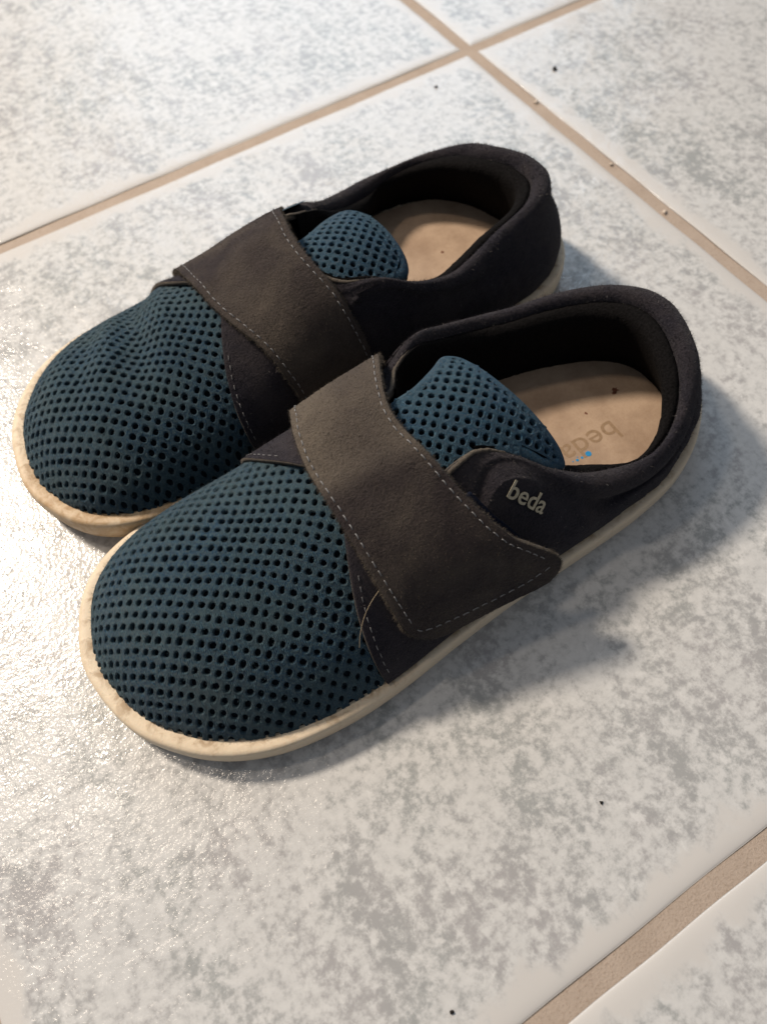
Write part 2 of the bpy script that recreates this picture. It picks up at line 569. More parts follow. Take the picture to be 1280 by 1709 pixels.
def lattice(zf, c, ni, relax, pin=1.2):
    I, J = np.meshgrid(np.arange(-ni, ni + 1), np.arange(-ni, ni + 1), indexing='ij')
    P = np.array(c) + I[..., None] * V1 + J[..., None] * V2
    if relax:
        P0 = P.copy()
        fixed = np.hypot(*(P0 - np.array(c)).transpose(2, 0, 1)) < pin
        links = [((0, 1), np.hypot(*V2)), ((1, 0), np.hypot(*V1)), ((1, 1), np.hypot(*(V1 + V2))), ((1, -1), np.hypot(*(V1 - V2)))]
        for it in range(relax):
            Z = zf(P[..., 0], P[..., 1])
            Q = np.concatenate([P, Z[..., None]], -1)
            mv = np.zeros_like(P)
            ct = np.zeros(P.shape[:2])
            for (di, dj), L in links:
                n = P.shape[0]
                if dj >= 0:
                    A = (slice(0, n - di), slice(0, n - dj))
                    B = (slice(di, n), slice(dj, n))
                else:
                    A = (slice(0, n - di), slice(-dj, n))
                    B = (slice(di, n), slice(0, n + dj))
                d = Q[B] - Q[A]
                l = np.linalg.norm(d, axis=-1) + 1e-9
                f = (0.5 * (l - L) / l)[..., None] * d[..., :2]
                mv[A] += f
                mv[B] -= f
                ct[A] += 1
                ct[B] += 1
            mv /= ct[..., None]
            gx = (zf(P[..., 0] + .03, P[..., 1]) - zf(P[..., 0] - .03, P[..., 1])) / .06
            gy = (zf(P[..., 0], P[..., 1] + .03) - zf(P[..., 0], P[..., 1] - .03)) / .06
            mv *= np.clip(1.6 / (1 + gx ** 2 + gy ** 2), 0.04, 1)[..., None]
            mv = np.clip(mv, -.03, .03)
            mv[fixed] = 0
            P = P + mv
    return P

NB = 12
def cell_pts():
    b = []
    for k in range(NB):
        side, q = divmod(k, NB // 4)
        t = -0.5 + q / (NB // 4)
        b.append([(t, -0.5), (0.5, t), (-t, 0.5), (-0.5, -t)][side])
    b = np.array(b)
    an = np.arctan2(b[:, 1], b[:, 0])
    cs = np.stack([np.cos(an), np.sin(an)], 1)
    return b, cs

def net(P, zf, keep, r_h=0.30, jit=0.035, depth=0.15, seed=1):
    """perforated sheet from the hole lattice P (x, y)"""
    rg = np.random.default_rng(seed)
    n = P.shape[0]
    b, cs = cell_pts()
    V, F = [], []
    cache = {}
    e = 0.04
    def P_at(fi, fj):
        i0 = np.clip(np.floor(fi).astype(int), 0, n - 2)
        j0 = np.clip(np.floor(fj).astype(int), 0, n - 2)
        u = (fi - i0)[..., None]
        v = (fj - j0)[..., None]
        return (P[i0, j0] * (1 - u) * (1 - v) + P[i0 + 1, j0] * u * (1 - v) + P[i0, j0 + 1] * (1 - u) * v + P[i0 + 1, j0 + 1] * u * v)
    cells = [(i, j) for i in range(1, n - 1) for j in range(1, n - 1) if keep(P[i, j, 0], P[i, j, 1])]
    UV, DP = [], []
    def add(u, d):
        UV.append(u)
        DP.append(d)
        return len(UV) - 1
    rings = [(0.44, 0.004), (0.39, 0.003), (r_h + 0.012, -0.016), (r_h - 0.01, -depth)]
    for (i, j) in cells:
        sc = 1 + rg.uniform(-0.17, 0.08)
        el_ = rg.uniform(-0.13, 0.13)
        lob = 1 + rg.uniform(-0.10, 0.10, NB)
        lob = 0.5 * lob + 0.25 * (np.roll(lob, 1) + np.roll(lob, -1))
        ox, oy = rg.uniform(-jit, jit, 2)
        ids = []
        for k in range(NB):
            key = (round((i + b[k, 0]) * 6), round((j + b[k, 1]) * 6))
            if key not in cache:
                cache[key] = add((i + b[k, 0], j + b[k, 1]), 0.0)
            ids.append(cache[key])
        prev = ids
        for r, dz in rings:
            cur = []
            for k in range(NB):
                rr = r * (sc * lob[k] if r < 0.4 else 1)
                cur.append(add((i + ox + cs[k, 0] * rr * (1 + el_), j + oy + cs[k, 1] * rr * (1 - el_)), dz))
            for k in range(NB):
                k2 = (k + 1) % NB
                F.append((prev[k], prev[k2], cur[k2], cur[k]))
            prev = cur
    UV = np.array(UV)
    DP = np.array(DP)
    XY = P_at(UV[:, 0], UV[:, 1])
    x, y = XY[:, 0], XY[:, 1]
    z = zf(x, y)
    gx = np.clip((zf(x + e, y) - zf(x - e, y)) / (2 * e), -3, 3)
    gy = np.clip((zf(x, y + e) - zf(x, y - e)) / (2 * e), -3, 3)
    nn = np.stack([-gx, -gy, np.ones_like(gx)], -1)
    nn /= np.linalg.norm(nn, axis=-1)[:, None]
    DP = DP + rg.normal(0, 0.006, len(DP))
    return np.stack([x, y, z], -1) + nn * DP[:, None], F

def inside_poly(x, y, poly):
    poly = np.asarray(poly)
    c = False
    n = len(poly)
    for i in range(n):
        xa, ya = poly[i]
        xb, yb = poly[i - 1]
        if (ya > y) != (yb > y) and x < (xb - xa) * (y - ya) / (yb - ya) + xa:
            c = not c
    return c

def dist_poly(x, y, poly):
    A = np.asarray(poly)
    B = np.roll(A, -1, 0)
    d = B - A
    t = np.clip(((x - A[:, 0]) * d[:, 0] + (y - A[:, 1]) * d[:, 1]) / ((d ** 2).sum(1) + 1e-9), 0, 1)
    q = A + d * t[:, None]
    return np.hypot(q[:, 0] - x, q[:, 1] - y).min()

def text_mesh(txt, size, bold=0.0, extrude=0.0):
    cu = D.curves.new("lettering", 'FONT')
    cu.body = txt
    cu.size = size
    cu.extrude = extrude
    cu.offset = bold
    cu.resolution_u = 4
    o = D.objects.new("lettering", cu)
    COL.objects.link(o)
    bpy.context.view_layer.update()
    dg = bpy.context.evaluated_depsgraph_get()
    me = D.meshes.new_from_object(o.evaluated_get(dg))
    V = np.array([tuple(v.co) for v in me.vertices])
    F = [tuple(p_.vertices) for p_ in me.polygons]
    D.objects.remove(o)
    D.meshes.remove(me)
    return V, F

# ------------------------------------------------------------------ quarter stations
# (base x, base y, crest x, crest y, crest z or None on the dome, pad size)
STA = [(14.95, 4.1, 14.0, 0.75, None, .08), (13.6, 4.1, 12.7, 1.1, None, .08), (12.3, 4.0, 11.6, 1.2, None, .08), (11.2, 3.8, 10.8, 1.15, None, .10),
       (10.3, 3.8, 10.0, 1.2, 4.80, .14), (9.3, 3.7, 9.1, 1.7, 4.35, .34), (8.3, 3.7, 8.25, 2.3, 3.7, .75), (7.1, 3.7, 7.2, 2.9, 3.15, 1.0),
       (5.9, 3.6, 6.1, 3.22, 2.95, 1.05), (4.5, 3.5, 4.95, 3.3, 2.95, 1.05), (3.3, 3.1, 4.0, 3.05, 3.15, 1.05), (2.2, 2.5, 3.2, 2.5, 3.5, 1.05),
       (1.4, 1.8, 2.6, 1.75, 3.9, 1.05), (.8, 1.0, 2.25, .95, 4.12, 1.05), (.5, .2, 2.05, .25, 4.22, 1.05), (.42, -.5, 2.0, -.4, 4.25, 1.05),
       (.7, -1.5, 2.25, -1.15, 4.22, 1.05), (1.6, -2.6, 3.0, -1.95, 4.1, 1.0), (3.2, -3.3, 4.3, -2.6, 3.97, .95), (5.0, -3.4, 5.6, -3.0, 3.83, .85),
       (6.6, -3.4, 6.8, -3.28, 3.9, .75), (8.0, -3.4, 8.2, -3.28, 4.35, .65), (9.1, -3.4, 9.3, -3.02, 4.95, .5), (10.2, -3.5, 10.3, -2.5, 5.15, .26),
       (11.2, -3.5, 11.0, -1.6, None, .1), (12.4, -3.6, 12.0, -1.3, None, .08), (13.7, -3.8, 12.9, -1.2, None, .08), (15.1, -3.9, 13.9, -0.9, None, .08)]

def build_shoe(name, s, far):
    root = D.objects.new(name, None)
    COL.objects.link(root)
    root.empty_display_size = 0.05
    rg = np.random.default_rng(5 if far else 2)

    def part(nm, V, F, mat, parent=root, smooth=True):
        return link(nm, make_mesh(nm, V, F, mat, s, smooth), parent)

    # creases pressed into the vamp
    if far:
        def wr(x, y):
            r = np.zeros_like(np.asarray(x, float))
            r = r - 0.28 * np.exp(-((x - 16.6 + 0.30 * (y - 0.5)) / 0.55) ** 2) * sstep(y, -2.4, 0.4) * (1 - sstep(y, 2.6, 3.6))
            r = r + 0.17 * np.exp(-((x - 15.6 + 0.22 * y) / 0.5) ** 2) * sstep(y, -2.4, 0.2) * (1 - sstep(y, 2.6, 3.6))
            r = r - 0.19 * np.exp(-((x - 18.3 + 0.45 * (y - 1.0)) / 0.5) ** 2) * sstep(y, -1.6, 0.8) * (1 - sstep(y, 2.2, 3.2))
            r = r + 0.10 * np.exp(-((x - 17.5 + 0.35 * (y - 0.8)) / 0.45) ** 2) * sstep(y, -2.0, 0.6) * (1 - sstep(y, 2.4, 3.4))
            return r
    else:
        def wr(x, y):
            r = -0.09 * np.exp(-((x - 16.2 + 0.15 * y) / 0.7) ** 2) * (1 - sstep(np.abs(y), 2.0, 3.4))
            return r + 0.05 * np.sin(1.3 * x + 0.9 * y) * (1 - sstep(np.abs(y + .3), 1.8, 3.2)) * (1 - sstep(x, 18.5, 20.5))
    WRINKLE[0] = wr
    TOE[0] = 0.38 if far else 0.02
    HLOW[0] = 0.36 if far else 0.0

    # ---- sole: rings from the ground up over the rim and down into the shoe
    X = O2[:, 0]
    toe = sstep(X, 15.5, 20.5)
    heel = 1 - sstep(X, 0, 4)
    top = zb(X) + 0.06
    spring = (0.34 if far else 0.10) * sstep(X, 16.5, 21.8)
    prof = [(0.75, 0.0, 0), (0.30, 0.0, 0), (0.14, 0.05, 0), (0.05, 0.16, 0), (0.02, 0.27, 0), (0.055, 0.295, 0), (0.02, 0.32, 0), (-0.005, 0.45, 0),
            (0.0, 0.62, 0), (0.008, 0.82, 0), (0.03, 0.93, .1), (0.07, 0.985, .3), (0.13, 1.0, .5), (0.24, 1.0, 1.0), (0.36, 0.97, 1.0), (0.7, 0.9, 1)]
    rings, lips = [], []
    wob = 0.006 * np.sin(np.arange(NO) * 0.9) + rg.normal(0, 0.006, NO)
    for k, (di, zr, lp) in enumerate(prof):
        if zr <= 0.001:
            z = spring * np.ones(NO)
        else:
            z = spring * (1 - zr) + zr * top
        ins = di * (1 + (0.2 * toe + 0.1 * heel if di > 0.04 else 0))
        if lp > 0.5:
            ins = ins + wob * lp
            z = z + wob * 0.7
        q = inset(ins)
        rings.append(np.column_stack([q, z]))
        lips.append(np.full(NO, lp))
    V = np.concatenate(rings)
    F = []
    nr = len(prof)
    for k in range(nr - 1):
        for i in range(NO):
            i2 = (i + 1) % NO
            F.append((k * NO + i, k * NO + i2, (k + 1) * NO + i2, (k + 1) * NO + i))
    F.append(tuple(reversed(range(NO))))
    F.append(tuple((nr - 1) * NO + i for i in range(NO)))
    if NIN[0, 0] * 0 == 0 and s:
        F = [tuple(reversed(f)) for f in F]
    sole = part("sole", V, F, M['sole'])
    at = sole.data.attributes.new('lip', 'FLOAT', 'POINT')
    at.data.foreach_set('value', np.concatenate(lips))
    at = sole.data.attributes.new('scuff', 'FLOAT', 'POINT')
    sc_ = (0.9 if far else 0.0) * sstep(X, 16.0, 19.0) * sstep(-O2[:, 1], -1.5, 2.0)
    at.data.foreach_set('value', np.tile(sc_, nr))

    # ---- insole
    q = inset(0.62)
    q = q[q[:, 0] < 19.5]
    zz = 1.10 + 0.0 * q[:, 0]
    V = np.column_stack([q, zz])
    ins = part("insole", V, [tuple(range(len(V)))[::-1]], M['insole'], smooth=False)

    # ---- vamp: perforated knit + dark backing
    P = lattice(dome, (16.2, -0.3), 38, 220)
    def keep(x, y):
        if x < 12.3 or x > XT + 0.1:
            return False
        xc = min(x, XT - 0.06)
        return (ym(xc) - 0.10) < y < (yl(xc) + 0.10)
    V, F = net(P, dome, keep, seed=4 if far else 3)
    vamp = part("mesh_upper", V, F, M['mesh'])
    def yarn_fuzz(V, count, mat, owner):
        V = V[V[:, 0] > 14.5]
        k = rg.integers(0, len(V), count)
        B = V[k] + rg.normal(0, 0.02, (count, 3))
        dirn = dnorm(B[:, 0], B[:, 1]) * 0.35 + rg.normal(0, 0.6, (count, 3))
        dirn /= np.linalg.norm(dirn, axis=1)[:, None]
        sd = np.cross(dirn, rg.normal(0, 1, (count, 3)))
        sd /= np.linalg.norm(sd, axis=1)[:, None] + 1e-9
        tip = B + dirn * 0.075 * rg.uniform(0.4, 1.4, count)[:, None]
        T_ = np.stack([B - sd * 0.005, B + sd * 0.005, tip], 1).reshape(-1, 3)
        o = part("yarn_fuzz", T_, [(3 * q, 3 * q + 1, 3 * q + 2) for q in range(count)], mat, owner, False)
        o['kind'] = 'stuff'
    yarn_fuzz(V, 15000, M['yarn'], vamp)
    xs = np.concatenate([np.linspace(12.2, 20.4, 70), np.linspace(20.5, XT - 0.02, 14)])
    es = np.sin(np.linspace(-1, 1, 61) * math.pi / 2)
    V = []
    for x in xs:
        a, b = yl(x), ym(x)
        for e in es:
            y = (a + b) / 2 + (a - b) / 2 * e
            V.append((x, y, float(dome(x, y)) - 0.165))
    F = grid_faces(len(xs), len(es))
    part("mesh_backing", V, F, M['backing'])

    # ---- quarter panel + collar pad, lofted round the heel
    S = np.array([(a, b, c, d_, 0 if e is None else e, f) for a, b, c, d_, e, f in STA], float)
    fr = np.array([1.0 if e is None else 0.0 for *_, e, f in STA])
    for i in range(len(S)):
        if fr[i]:
            S[i, 4] = float(dome(S[i, 2], S[i, 3])) + 0.17
        bx, by = S[i, 0], S[i, 1]
        k = np.argmin((UB[:, 0] - bx) ** 2 + (UB[:, 1] - by) ** 2)
        S[i, 0:2] = UB[k]
    if far:
        # this heel counter stands a little further out on its inner corner
        for i in range(len(S)):
            g_ = math.exp(-((S[i, 2] - 2.3) / 1.3) ** 2) * float(sstep(S[i, 3], 1.2, -1.4)) if S[i, 2] < 6.5 else 0.0
            S[i, 2] -= 0.55 * g_
            S[i, 3] -= 0.28 * g_ * float(sstep(-S[i, 3], 0.0, 1.5))
    NS = 260
    Q = catmull(S, NS)
    W = np.clip(catmull(np.column_stack([fr, fr]), NS)[:, 0], 0, 1)
    for i in range(NS):
        k = np.argmin((UB[:, 0] - Q[i, 0]) ** 2 + (UB[:, 1] - Q[i, 1]) ** 2)
        Q[i, 0:2] = 0.5 * Q[i, 0:2] + 0.5 * UB[k]
    kw = 19
    hw = np.hanning(2 * kw + 1)
    hw /= hw.sum()
    def sm_(a):
        return np.convolve(np.concatenate([a[:1].repeat(kw), a, a[-1:].repeat(kw)]), hw, 'valid')
    W = sm_(W)
    Q[:, 5] = sm_(Q[:, 5])
    MV = 34
    quarter = np.zeros((NS, MV, 3))
    seam = np.zeros((NS, 3))
    outv = np.zeros((NS, 2))
    od = Q[:, 0:2] - Q[:, 2:4]
    odn = od / np.linalg.norm(od, axis=1)[:, None]
    kk = 14
    pad_ = np.concatenate([odn[:1].repeat(kk, 0), odn, odn[-1:].repeat(kk, 0)])
    win = np.hanning(2 * kk + 1)
    win /= win.sum()
    odn = np.stack([np.convolve(pad_[:, c_], win, 'valid') for c_ in (0, 1)], 1)
    odn /= np.linalg.norm(odn, axis=1)[:, None]
    for i in range(NS):
        bx, by, cx, cy, cz, pd = Q[i]
        o = odn[i]
        r = max(0.3, float(od[i] @ o))
        outv[i] = o
        z0 = zb(bx) - 0.02
        h = cz - z0
        # crest heading, for a pad that follows the rim
        pz = np.clip(pd, 0, 1.1)
        dp = min(0.95, 0.5 * h) * pz
        cp = [(r + 0.03, z0 - 0.08), (r + 0.07, z0 + 0.22 * h), (r * 0.80 + 0.10, z0 + 0.45 * h),
              ((r * 0.50 + 0.0) * min(1, .5 + pz * .5), cz - dp - 0.04), (0.44 * pz + (1 - min(pz, 1)) * r * 0.25, cz - dp * 0.60),
              (0.33 * pz, cz - 0.17 * pz), (0.05, cz), (-0.15 * pz - 0.02, cz - 0.02), (-0.28 * pz - 0.04, cz - 0.14 * pz - 0.02), (-0.33 * pz - 0.05, cz - 0.27 * pz - 0.05)]
        c2 = catmull(cp, MV)
        A = np.column_stack([cx + o[0] * c2[:, 0], cy + o[1] * c2[:, 0], c2[:, 1]])
        wgt = W[i]
        if wgt > 0.001:
            t = np.linspace(0, 1, MV)
            lat = by > 0
            xx = bx + (cx - bx) * t ** 1.5 + (0.28 * np.sin(math.pi * t) * sstep(bx, 13, 15))
            a, b = yl(xx), ym(xx)
            yc = -0.3
            e0, e1 = 0.995, (cy - yc) / ((yl(cx) - yc) if lat else (yc - ym(cx)))
            ee = e0 + (abs(e1) - e0) * t ** 1.35
            yy = yc + ee * np.where(lat, a - yc, -(yc - b))
            off = 0.15 + 0.10 * sstep(t, .45, 1) * sstep(bx, 13.6, 15.0)
            B = on_dome(xx, yy, off)
            A = A * (1 - wgt) + B * wgt
        quarter[i] = A
        seam[i] = A[-1]
    V = quarter.reshape(-1, 3)
    F = grid_faces(NS, MV)
    qo = part("suede_quarter", V, F, M['quarter'])
    md = qo.modifiers.new("thickness", 'SOLIDIFY')
    md.thickness = 0.0015
    md.offset = -1.0
    md.use_even_offset = False
    qo.data.materials.append(M['edge'])
    md.material_offset_rim = 1

    # raw cut edge of the flaps, lighter where the suede is rubbed
    for sel in (lambda i: i < NS // 2, lambda i: i >= NS // 2):
        ii = [i for i in range(3, NS - 3) if sel(i) and Q[i, 5] < 0.42]
        if len(ii) > 5:
            C_ = quarter[ii, -2] + rg.normal(0, 0.007, (len(ii), 3))
            V, F = tube(C_, 0.075, 7, True)
            part("raw_edge", V, F, M['edge'], qo)
    # ---- lining
    idx = [i for i in range(NS) if Q[i, 5] > 0.16]
    ML = 16
    V = []
    for i in idx:
        cx, cy, cz, pd = Q[i, 2:6]
        o = outv[i]
        sm = seam[i]
        lr = float(sstep(pd, 0.2, 0.9)) * 0.75 + 0.35
        ob = float(np.interp(cy, [-3.2, -2.0, -0.4, 1.0, 3.0], [-0.80, -0.62, -0.10, 0.22, 0.22])) * float(sstep(pd, 0.2, 0.9)) - 0.7 * (1 - float(sstep(pd, 0.2, 0.9)))
        so = (sm[0] - cx) * o[0] + (sm[1] - cy) * o[1]
        cp = [(so + 0.05, sm[2] - 0.10), (so - 0.08, sm[2] + 0.07), (so - 0.30 * lr, sm[2] + 0.03), (so - 0.50 * lr, sm[2] - 0.28), (0.55 * (so - 0.50 * lr) + 0.45 * ob, 0.5 * sm[2] + 0.45), (ob, 1.06)]
        c2 = catmull(cp, ML)
        for a, z in c2:
            V.append((cx + o[0] * a, cy + o[1] * a, z))
    V = np.array(V)
    V += rg.normal(0, 0.006, V.shape)
    part("collar_lining", V, grid_faces(len(idx), ML), M['lining'])

    # ---- tongue
    if far:
        poly = [(12.5, 1.0), (10.9, .35), (10.2, .3), (9.3, .75), (8.6, .98), (8.1, .9), (7.8, .5), (7.7, -.2), (7.65, -1.1), (7.72, -1.9), (8.05, -2.4), (8.8, -2.5), (10.2, -2.2), (12.5, -2.0)]
        ty0, tz0, tk = -0.6, 4.78, 0.20
    else:
        poly = [(12.5, -1.2), (11.2, -1.3), (10.4, -1.35), (9.6, -1.65), (9.05, -2.0), (8.7, -2.05), (8.5, -1.85), (8.42, -1.4), (8.25, -.4), (7.95, .6), (7.7, 1.4), (7.6, 1.95), (7.75, 2.3), (8.4, 2.2), (9.4, 1.5), (12.5, 1.2)]
        ty0, tz0, tk = -0.7, 5.24, 0.17
    pc = catmull(poly, 150, True)
    def tz(x, y):
        x = np.asarray(x, float)
        y = np.asarray(y, float)
        r = tz0 - tk * (y - ty0) ** 2 - 0.03 * np.maximum(0, 10.0 - x) ** 2
        r = r + 0.05 * np.sin(1.6 * x + 1.1 * y)
        # the padded end rolls down
        f_ = x - (7.75 if far else 8.1 - 0.24 * y)
        r = r - 0.55 * sstep(x, 10.9, 12.2)
        r = r - 0.32 * (1 - sstep(f_, -0.25, 1.0)) ** 2
        return r
    P = lattice(tz, (9.8, 0.0), 22, 0) if False else None
    I, J = np.meshgrid(np.arange(-24, 25), np.arange(-24, 25), indexing='ij')
    P = np.array((9.6, -0.2)) + I[..., None] * V1 * 1.02 + J[..., None] * V2 * 1.02
    V, F = net(P, tz, lambda x, y: inside_poly(x, y, pc) and dist_poly(x, y, pc) > 0.15, r_h=0.305, seed=9)
    ton = part("tongue", V, F, M['mesh_clean'])
    # padded body under the knit and its rolled blue hem
    cen = np.array([pc[:, 0].mean(), pc[:, 1].mean()])
    rows = []
    for t in (0.0, 0.25, 0.5, 0.75, 0.9, 1.0):
        q = cen + (pc - cen) * t
        rows.append(np.column_stack([q, tz(q[:, 0], q[:, 1]) - 0.15]))
    rows.append(np.column_stack([pc, tz(pc[:, 0], pc[:, 1]) - 0.35]))
    V = np.concatenate(rows)
    nP = len(pc)
    F = []
    for k in range(len(rows) - 1):
        for i in range(nP):
            i2 = (i + 1) % nP
            F.append((k * nP + i, k * nP + i2, (k + 1) * nP + i2, (k + 1) * nP + i))
    part("tongue_padding", V, F, M['backing'], ton)
    hem = []
    for k, (din, dz) in enumerate([(0.26, -0.04), (0.20, -0.004), (0.09, -0.012), (0.01, -0.03), (-0.03, -0.09), (-0.02, -0.16), (0.05, -0.24)]):
        d = pc - cen
        t2 = np.roll(pc, -1, 0) - np.roll(pc, 1, 0)
        t2 /= np.linalg.norm(t2, axis=1)[:, None]
        nn = np.stack([t2[:, 1], -t2[:, 0]], 1)
        sg = np.sign((nn * (cen - pc)).sum(1).mean())
        q = pc + nn * sg * din
        hem.append(np.column_stack([q, tz(q[:, 0], q[:, 1]) + dz]))
    V = np.concatenate(hem)
    F = []
    for k in range(len(hem) - 1):
        for i in range(nP):
            i2 = (i + 1) % nP
            F.append((k * nP + i, k * nP + i2, (k + 1) * nP + i2, (k + 1) * nP + i))
    part("tongue_hem", V, F, M['mesh_clean'], ton)

    # ---- strap
    UK = np.linspace(0, 1, 61)
    xf_ = lambda u: np.interp(u, UK, catmull(np.column_stack([[13.0, 13.1, 13.45, 14.0, 14.12, 14.08, 14.0], [0] * 7]), 61)[:, 0])
    xr_ = lambda u: np.interp(u, UK, catmull(np.column_stack([[10.0, 10.35, 10.65, 10.9, 10.55, 9.85, 9.2] if far else [9.8, 9.95, 10.6, 11.45, 11.25, 10.6, 8.9], [0] * 7]), 61)[:, 0])
    def strap_pt(u, v, lift=0.0):
        """u 0 (inner side, at the sole) .. 1 (loose end on the outer side), v 0 front edge .. 1 rear edge"""
        u = np.asarray(u, float)
        v = np.asarray(v, float)
        x = xf_(u) + (xr_(u) - xf_(u)) * v
        a, b = yl(x), ym(x)
        yc = -0.3
        e = np.interp(u, [0, 0.12, 0.25, 0.40, 0.55, 0.70, 0.85, 1.0], [-1.0, -0.96, -0.80, -0.45, 0.0, 0.40, 0.70, 0.95])
        y = np.where(e > 0, yc + e * (a - yc), yc + e * (yc - b))
        off = 0.30 + 0.05 * np.sin(math.pi * u) + (0.1 if far else 0.34 + 0.26 * v) * np.exp(-((u - 0.32) / 0.14) ** 2)
        if far:
            off = off + 0.06 * sstep(u, 0.5, 0.8) * (1 - v)
        p3 = on_dome(x, y, off + 0 * x)
        fl_ = sstep(u, 0.5, 1.0)
        p3 = p3 + np.stack([0 * x, ((0.0 * v) if far else (0.05 + 1.0 * v ** 1.2)) * fl_ * 0.9, ((-0.05 + 0.05 * v) if far else (0.10 + 0.25 * v)) * fl_], -1)
        # stiff double layer of the closure: a fold where it ends
        p3[..., 2] += 0.07 * np.exp(-((u - 0.60 - 0.03 * (v - .5)) / 0.035) ** 2)
        # slack along the rear edge
        p3[..., 2] += 0.05 * np.sin(3.0 * u * math.pi) * v * (1 - fl_)
        if np.any(lift):
            p3 = p3 + dnorm(x, y) * np.asarray(lift)[..., None]
        return p3
    NU, NV = 90, 34
    length = 11.6
    def end_shape(u, v):
        """round the two loose corners"""
        rr = 1.0
        t = (1 - u) * length
        k = np.where(t < rr, rr - np.sqrt(np.maximum(0, rr ** 2 - (rr - t) ** 2)), 0.0)
        wv_ = k / 3.9
        return wv_ + v * (1 - 2 * wv_)
    us = np.concatenate([np.linspace(0, 0.92, NU - 24), np.linspace(0.925, 1.0, 24)])
    vs = np.linspace(0, 1, NV)
    U, Vv = np.meshgrid(us, vs, indexing='ij')
    G = strap_pt(U, end_shape(U, Vv))
    G += rg.normal(0, 0.004, G.shape)
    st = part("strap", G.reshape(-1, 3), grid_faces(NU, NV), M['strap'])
    at = st.data.attributes.new('rubbed_lit', 'FLOAT', 'POINT')
    rb = (1 - sstep(U, 0.56 + 0.06 * (Vv - 0.5), 0.64 + 0.06 * (Vv - 0.5))) * (0.35 if far else 0.95)  # wear, plus the brightness of the lamp-facing half put into the colour
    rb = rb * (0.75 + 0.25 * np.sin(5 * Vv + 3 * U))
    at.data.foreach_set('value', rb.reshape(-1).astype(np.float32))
    md = st.modifiers.new("thickness", 'SOLIDIFY')
    md.thickness = 0.0023
    md.offset = -1.0
    st.data.materials.append(M['edge'])
    md.material_offset_rim = 1
    strapG = G

    # stitch rows: both long edges and the end
    stp = []
    def stitch_line(uu, vv):
        C = strap_pt(uu, vv, lift=0.012)
        L = np.concatenate([[0], np.cumsum(np.linalg.norm(np.diff(C, axis=0), axis=1))])
        d = 0.1
        while d < L[-1] - 0.2:
            ln_ = 0.17 + rg.uniform(-0.02, 0.02)
            ts = np.linspace(d, d + ln_, 5)
            pp = np.stack([np.interp(ts, L, C[:, k]) for k in range(3)], 1)
            pp[:, 2] += np.array([-.02, .004, .012, .004, -.02])
            pp += rg.normal(0, 0.006, 3)
            stp.append(tube(pp, 0.017, 6))
            d += ln_ + 0.115
    u1 = np.linspace(0.02, 0.94, 300)
    stitch_line(u1, 0 * u1 + 0.062)
    stitch_line(u1, 0 * u1 + 0.938)
    # corner arcs + end row
    arc = []
    for k in range(60):
        q = k / 59
        arc.append((0.975 - 0.035 * (1 - math.sin(math.pi * q) ** 0.35), 0.062 + 0.876 * q))
    arc = np.array(arc)
    stitch_line(arc[:, 0], arc[:, 1])
    V, F = merge(stp)
    so = part("stitching", V, F, M['thread'], st)
    so['kind'] = 'stuff'

    # stitch row along the front edge of the outer side panel and at the collar seam
    stp = []
    def seam_line(C, step, ln_, rad, zoff):
        L = np.concatenate([[0], np.cumsum(np.linalg.norm(np.diff(C, axis=0), axis=1))])
        d = 0.2
        while d < L[-1] - 0.2:
            ts = np.linspace(d, d + ln_, 4)
            pp = np.stack([np.interp(ts, L, C[:, k]) for k in range(3)], 1)
            pp[:, 2] += zoff
            pp += rg.normal(0, 0.004, 3)
            stp.append(tube(pp, rad, 5))
            d += step
    seam_line(quarter[2, 2:26], 0.30, 0.15, 0.013, 0.02)
    seam_line(quarter[NS - 3, 2:26], 0.30, 0.15, 0.013, 0.02)
    V, F = merge(stp)
    so = part("panel_stitching", V, F, M['thread'], qo)
    so['kind'] = 'stuff'

    # ---- loop tape patch behind the strap on the outer side
    if not far:
        xs = np.linspace(0, 1, 20)
        es = np.linspace(0.50, 0.95, 30)
        V = []
        for x in xs:
            for e in es:
                xx = 12.2 + (float(np.interp(e, [0.44, 0.65, 0.8, 0.95], [10.95, 10.5, 9.95, 9.15])) - 12.2) * x
                y = -0.3 + e * (yl(xx) + 0.3)
                V.append(on_dome(np.array(xx), np.array(y), np.array(0.33 + 0.03 * math.sin(9 * x + 5 * e))))
        V = np.array(V)
        vp = part("velcro_patch", V, grid_faces(len(xs), len(es)), M['velcro'])
        md = vp.modifiers.new("thickness", 'SOLIDIFY')
        md.thickness = 0.0012
        md.offset = -1

    # strip of the blue knit showing between the strap and the collar end on the outer side
    if far:
        V = []
        xs, es = np.linspace(11.0, 9.45, 12), np.linspace(0.40, 0.80, 12)
        for x in xs:
            for e in es:
                y = -0.3 + e * (yl(x) + 0.3)
                V.append(on_dome(np.array(x), np.array(y), np.array(0.24)))
        part("mesh_gusset", np.array(V), grid_faces(12, 12), M['mesh_clean'], vamp)

    # ---- fuzz of the suede: short fibres standing off the raw edges and faces
    def fibres(G, count, ln_, edge_only=False):
        nu, nv = G.shape[:2]
        gu = np.gradient(G, axis=0)
        gv_ = np.gradient(G, axis=1)
        N = np.cross(gu, gv_)
        N /= np.linalg.norm(N, axis=-1)[..., None] + 1e-9
        if N[..., 2].mean() < 0:
            N = -N
        fi = rg.uniform(0, nu - 1.001, count)
        fj = rg.uniform(0, nv - 1.001, count)
        if edge_only:
            fj = np.where(rg.random(count) < 0.5, 0.0, nv - 1.001)
        i0, j0 = fi.astype(int), fj.astype(int)
        u, v_ = (fi - i0)[:, None], (fj - j0)[:, None]
